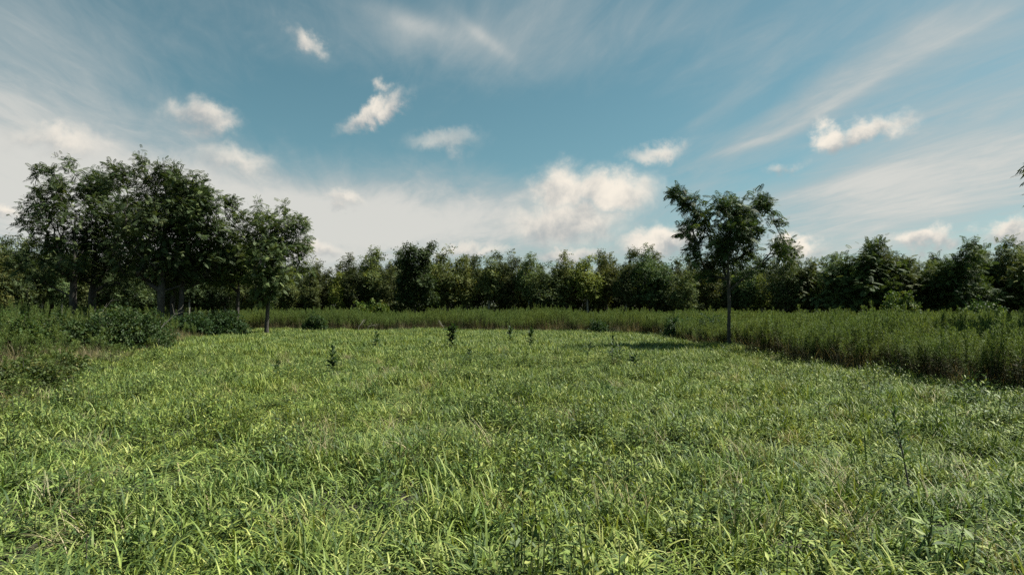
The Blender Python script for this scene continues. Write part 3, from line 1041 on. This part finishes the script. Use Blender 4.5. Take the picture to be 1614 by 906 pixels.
# right bank
n = 60000
x = g.uniform(7, 48, n); y = g.uniform(3, 46, n)
ins = x - (xr(y) + wob(x, y) * 1.0)
keep = (ins > 0) & (x < y * 1.02 + 4) & (y < edge_depth(CX + F_PX * x / y) - 2)
dens = np.interp(ins, [0, .4, 3.5, 7], [.8, 1.4, 1.2, .6])
keep &= g.random(n) < dens * .80
keep &= np.hypot((x - (1147 - CX) / F_PX * D1 + .1) / 1.0, (y - D1 + .9) / 1.6) > .95
x, y = x[keep], y[keep]; ed = ins[keep]
print('right weeds', len(x))
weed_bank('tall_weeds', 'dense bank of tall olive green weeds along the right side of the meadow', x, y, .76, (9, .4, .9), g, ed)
# back bank
n = 46000
x = g.uniform(-30, 22, n); y = g.uniform(32, 60, n)
ins = y - (yb(x) + wob(x, y) * .7)
keep = (ins > 0) & (x < xr(y) + .3) & (x > -y * .49) & (y < edge_depth(CX + F_PX * x / y) - 1.5)
keep &= g.random(n) < np.interp(ins, [0, 3, 7], [.55, .45, .25])
x, y = x[keep], y[keep]; ed = ins[keep]
print('back weeds', len(x))
weed_bank('tall_weeds', 'band of tall olive green weeds between the meadow and the forest', x, y, .86 + .06 * np.sin(x * .7), (9, .5, .7), g, ed)
# left bank
n = 30000
x = g.uniform(-50, -5, n); y = g.uniform(4, 46, n)
ins = (xl(y) + wob(x, y) * .7) - x
keep = (ins > 0) & (x > -y * 1.02 - 4)
keep &= g.random(n) < np.interp(ins, [0, 2, 6], [.40, .34, .24])
x, y = x[keep], y[keep]
ins = xl(y) - x
hs = np.interp(ins, [0, 1.2, 4, 8], [.42, .60, .92, 1.12]) * np.interp(y, [6, 12, 30], [.75, .95, 1.0])
print('left weeds', len(x))
weed_bank('tall_weeds', 'mixed weeds and dry stalks along the left side of the meadow', x, y, hs, (5, 3, 3), g, None, xl(y) - x)


# ------------------------------------------------------------------ bramble shrubs
def bramble(seed, rx, ry, h, leaf=.17, n_att=260, fronds=7, bark=M_BARK):
    g = np.random.default_rng(seed)
    nodes0, nodes1, tips, td = [], [], [], []
    for _ in range(n_att):
        a = g.uniform(0, 6.28); e = math.asin(g.random() ** .8)
        rr = g.uniform(.55, 1.0) ** .6 * (1 + .16 * math.sin(3 * a + seed) + .12 * math.sin(7 * a))
        p = np.array([rx * math.cos(a) * math.cos(e), ry * math.sin(a) * math.cos(e), h * max(.1, math.sin(e))]) * rr
        root = np.array([p[0] * g.uniform(.2, .7), p[1] * g.uniform(.2, .7), -.05])
        mid = (root + p) / 2 + np.array([0, 0, h * .35])
        prev = root
        for t in (.25, .5, .75, 1.0):
            c = (1 - t) ** 2 * root + 2 * t * (1 - t) * mid + t * t * p
            nodes0.append(prev); nodes1.append(c); prev = c
        tips.append(p); td.append(unit(p - mid))
    m = len(nodes0)
    wv, wf = tubes(np.array(nodes0), np.array(nodes1), np.full(m, .006), np.full(m, .004), 3)
    tips, td = np.array(tips), np.array(td)
    T = np.repeat(np.arange(n_att), fronds); n = len(T)
    P = tips[T] - td[T] * g.random((n, 1)) * .25 + g.normal(0, .09, (n, 3))
    P[:, 2] = np.maximum(P[:, 2], .04)
    D = unit(td[T] * .4 + g.normal(0, .7, (n, 3)) + np.array([0, 0, .2]))
    lv, lf, lt = place_leaves(g, P, D, leaf * g.uniform(.7, 1.3, n), SPRAY, .2, .5)
    return (np_mesh('bramble_canes', wv, wf, bark), np_mesh('bramble_leaves', lv, lf, M_BRAMBLE, {'tint': ('FLOAT', lt.astype(np.float32))}))


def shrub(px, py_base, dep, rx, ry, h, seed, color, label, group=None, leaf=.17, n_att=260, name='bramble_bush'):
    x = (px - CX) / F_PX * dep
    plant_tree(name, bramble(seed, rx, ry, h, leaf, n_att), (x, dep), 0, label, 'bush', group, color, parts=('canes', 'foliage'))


LB = 'bushes along the left side of the meadow'
shrub(190, 0, 20.5, 1.45, 1.3, 1.62, 1, (.82, .82, .66), 'large glossy bramble bush at the left edge of the meadow', LB, .19, 420)
shrub(105, 0, 19.5, 1.2, 1.1, 1.35, 2, (.85, .82, .62), 'bramble bush directly left of the large glossy bramble', LB, .19, 300)
shrub(30, 0, 18.5, 1.4, 1.1, 1.35, 3, (1.15, 1.1, .75), 'lighter green weedy bush at the left edge of the photo', LB, .18, 300)
shrub(238, 0, 23.5, .9, .9, 1.35, 4, (.75, .78, .62), 'small dark bush right behind the large bramble', LB, .18, 220)
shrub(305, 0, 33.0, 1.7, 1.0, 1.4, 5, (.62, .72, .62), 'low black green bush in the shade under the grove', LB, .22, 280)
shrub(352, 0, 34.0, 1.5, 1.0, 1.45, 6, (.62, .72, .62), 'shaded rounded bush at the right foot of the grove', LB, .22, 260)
shrub(40, 0, 10.5, .8, .7, .62, 7, (1.3, 1.05, .75), 'low olive brown weed clump nearest the camera at left', LB, .12, 170)
shrub(95, 0, 13.6, .8, .6, .58, 8, (1.35, 1.1, .75), 'low brownish weed clump in front of the brambles', LB, .13, 150)
# shrubs in front of the forest and in the weeds
shrub(585, 0, 52.0, 2.3, 1.5, 2.15, 9, (1.75, 1.55, .85), 'pale green rounded shrub in front of the forest', 'shrubs by the forest', .34, 300, 'shrub')
shrub(498, 0, 41.0, .9, .7, 1.25, 10, (.85, .9, .75), 'dark green bushy weed at the near edge of the back weed band', 'shrubs by the forest', .2, 190, 'shrub')
shrub(944, 0, 36.8, .55, .5, .85, 12, (.75, .85, .75), 'small dark bush at the right of the back weed band', 'shrubs by the forest', .17, 120, 'shrub')
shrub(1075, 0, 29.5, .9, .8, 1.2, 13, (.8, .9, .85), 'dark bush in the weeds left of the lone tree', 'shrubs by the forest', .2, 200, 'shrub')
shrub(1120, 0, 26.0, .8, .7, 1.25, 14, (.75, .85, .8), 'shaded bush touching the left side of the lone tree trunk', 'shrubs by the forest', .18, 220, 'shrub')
shrub(1545, 0, 37.0, 1.6, 1.1, 2.0, 15, (1.15, 1.15, .9), 'leafy shrub standing above the right weeds near the photo edge', 'shrubs by the forest', .3, 220, 'shrub')
shrub(1415, 0, 38.5, 1.3, 1.1, 2.7, 16, (1.55, 1.4, .85), 'light green sapling clump above the right weed bank', 'shrubs by the forest', .3, 220, 'shrub')


# ------------------------------------------------------------------ dead branches
def dead_branch(seed, px0, py0, px1, py1, dep, r, label, twigs=7):
    g = np.random.default_rng(seed)
    a, c = at(px0, py0, dep), at(px1, py1, dep + .3)
    o0 = np.array([a[0], a[1], 0.0])
    mid = (a + c) / 2 + g.normal(0, .06, 3) * np.linalg.norm(c - a)
    ts = np.linspace(0, 1, 8)
    L = [(1 - t) ** 2 * a + 2 * t * (1 - t) * mid + t * t * c - o0 for t in ts]
    L[0] = L[0] * np.array([1, 1, 0]) + np.array([0, 0, .02])
    L = np.array(L)
    rr = r * (1 - .75 * ts)
    P0, P1, R0, R1 = list(L[:-1]), list(L[1:]), list(rr[:-1]), list(rr[1:])
    wv, wf = tubes(P0, P1, R0, R1, 6)
    tw0, tw1, tr0, tr1 = [], [], [], []
    ln = np.linalg.norm(c - a)
    for _ in range(twigs):
        i = int(g.integers(1, 7))
        d = unit(unit(L[i] - L[i - 1]) + g.normal(0, .55, 3)) * ln * g.uniform(.18, .42)
        p = L[i]
        q_ = p + d * .55 + g.normal(0, .03, 3)
        tw0 += [p, q_]; tw1 += [q_, p + d]
        tr0 += [r * .45, r * .3]; tr1 += [r * .3, r * .12]
    e = add('dead_branch', None, None, tuple(o0))
    o0_ = add('limb', np_mesh('dead_limb', wv, wf, M_DEAD, smooth=True), e)
    for i in range(0, len(tw0), 2):
        tv, tf = tubes(tw0[i:i + 2], tw1[i:i + 2], tr0[i:i + 2], tr1[i:i + 2], 4)
        add('twig', np_mesh('dead_twig', tv, tf, M_DEAD), e)
    tag(e, label, 'branch', 'dead branches')


dead_branch(1, 248, 522, 284, 486, 22.0, .017, 'pale bare dead branch slanting up right of the large bramble', 8)
dead_branch(2, 150, 505, 178, 470, 23.5, .009, 'thin bare dead twig rising out of the brambles under the grove', 6)
dead_branch(3, 564, 516, 574, 503, 40.2, .024, 'pale fallen dead branch at the foot of the back weed band', 7)
dead_branch(4, 578, 516, 598, 511, 40.0, .022, 'small pale stick lying beside the fallen dead branch', 4)
dead_branch(5, 700, 517, 692, 504, 39.6, .018, 'pale dead stick standing in the middle of the back weed band', 6)


# ------------------------------------------------------------------ plants standing in the meadow
def wild_plant(seed, h, nl, leaf, ratio, tilt=0.0, bare=.12, side=0):
    g = np.random.default_rng(seed)
    zs = np.linspace(0, 1, 9)
    bend = np.array([tilt, g.normal(0, .05)]) * h
    axf = lambda t: np.stack([bend[0] * t ** 1.3, bend[1] * t ** 1.3, t * h], -1)
    Ps = axf(zs); Ps[0, 2] = -.05
    rr = np.linspace(.009, .003, 9) * (h / 1.0 + .25)
    P0, P1, R0, R1 = list(Ps[:-1]), list(Ps[1:]), list(rr[:-1]), list(rr[1:])
    t = np.linspace(bare, 1, nl)
    ang = np.arange(nl) * 2.39996 + g.uniform(0, 6)
    el = np.interp(t, [0, 1], [.25, 1.05]) + g.normal(0, .2, nl)
    D = np.stack([np.cos(ang) * np.cos(el), np.sin(ang) * np.cos(el), np.sin(el)], -1)
    P = axf(t)
    L = leaf * np.interp(t, [0, .5, 1], [.8, 1.15, .75]) * g.uniform(.8, 1.2, nl)
    for s in range(side):                                    # side shoots
        a = g.uniform(0, 6.28); t0 = g.uniform(.35, .75)
        b0 = axf(np.array([t0]))[0]
        dv = np.array([math.cos(a) * .55, math.sin(a) * .55, .8]) * h * g.uniform(.22, .4)
        P0.append(b0); P1.append(b0 + dv); R0.append(rr[4] * .7); R1.append(rr[-1])
        m = max(6, nl // 3)
        tt = np.linspace(.15, 1, m)
        P = np.concatenate([P, b0 + dv * tt[:, None]])
        an = np.arange(m) * 2.4; e2 = g.uniform(.2, 1, m)
        D = np.concatenate([D, np.stack([np.cos(an) * np.cos(e2), np.sin(an) * np.cos(e2), np.sin(e2)], -1)])
        L = np.concatenate([L, leaf * .8 * g.uniform(.7, 1.2, m)])
    v, f = tubes(P0, P1, R0, R1, 5)
    lv, lf, lc = lance_leaves(g, P, D, L, L * ratio, np.ones((len(P), 3)), droop=.3)
    tint = np.repeat(g.random(len(P)), 5)
    return (np_mesh('plant_stem', v, f, M_BARK, smooth=True), np_mesh('plant_leaves', lv, lf, M_PLANT, {'tint': ('FLOAT', tint.astype(np.float32))}))


def meadow_plant(seed, px, py0, py1, dep, nl, leaf, ratio, label, tilt=0.0, bare=.12, side=0, color=(.82, .85, .74)):
    top, bot = at(px, py1, dep), at(px, py0, dep)
    h = top[2]
    plant_tree('wild_plant', wild_plant(seed, h, int(nl * (1.15 if dep > 10 else 1.0)), leaf * (1.5 if dep > 10 else 1), ratio, tilt, bare, side), (bot[0], dep), 0, label, 'plant', 'plants standing in the meadow', color, parts=('stem', 'leaves'))


mp = [
    # px, grass line py, top py, leaves, leaf m, ratio, tilt, bare, side, label
    (711, 543, 513, 34, .24, .42, .10, .15, 3, 'largest dark leafy sapling in the middle of the far meadow'),
    (804, 532, 514, 22, .20, .42, .0, .15, 1, 'dark sapling close to the back weeds, left one of the centre pair'),
    (836, 537, 514, 24, .20, .42, .06, .15, 1, 'dark sapling close to the back weeds, right one of the centre pair'),
    (594, 542, 524, 22, .18, .42, -.05, .15, 1, 'short dark sapling in the far meadow in front of the pale shrub'),
    (523, 574, 547, 26, .17, .36, .04, .15, 2, 'dark pointed weed beside the yellowish grass patch at left'),
    (676, 543, 534, 14, .13, .40, .0, .15, 0, 'tiny dark sapling left of the largest sapling'),
    (740, 566, 550, 18, .13, .34, .0, .15, 1, 'small dark weed in the mid meadow below the largest sapling'),
    (437, 582, 572, 16, .12, .40, .0, .1, 1, 'low dark weed in the meadow at the left of the yellow patch'),
    (936, 520, 494, 26, .12, .25, -.03, .2, 0, 'thin dark weed stalk at the near edge of the back weeds'),
    (965, 563, 530, 26, .14, .25, .02, .15, 1, 'tall thin weed stalk in the right middle of the meadow'),
    (976, 565, 543, 18, .14, .28, .06, .15, 1, 'shorter weed leaning beside the tall thin stalk'),
    (1000, 570, 556, 20, .14, .34, .10, .1, 2, 'low dark spreading weed right of the thin stalks'),
    (925, 562, 541, 18, .13, .28, .15, .15, 1, 'slanting dark weed left of the thin stalks'),
    (432, 523, 515, 12, .14, .4, .0, .1, 1, 'small dark weed below the open crowned tree'),
]
for i, (px, py0, py1, nl, lf_, ra, tl, br, sd, lab) in enumerate(mp):
    dep = 1.35 * F_PX / (py0 - HORIZON)
    meadow_plant(300 + i, px, py0, py1, dep, nl, lf_, ra, lab, tl, br, sd)
meadow_plant(330, 1436, 790, 650, 4.7, 60, .15, .14, 'tall slender weed with bare lower stem in the right foreground grass', -.12, .42, 1, (1.35, 1.35, 1.05))
meadow_plant(331, 1106, 810, 742, 4.4, 16, .05, .2, 'thin dark upright stalk in the foreground grass right of centre', .02, .45, 0, (.7, .75, .7))
meadow_plant(332, 136, 880, 820, 3.6, 12, .05, .2, 'thin dark upright stalk in the left foreground grass', .0, .5, 0, (.7, .75, .7))
meadow_plant(333, 834, 672, 622, 7.4, 10, .05, .2, 'leaning bare stalk in the middle foreground grass', -.15, .5, 0, (.7, .75, .7))
meadow_plant(334, 914, 645, 618, 8.6, 12, .06, .2, 'short leaning stalk right of the middle foreground stalk', -.12, .5, 0, (.7, .75, .7))
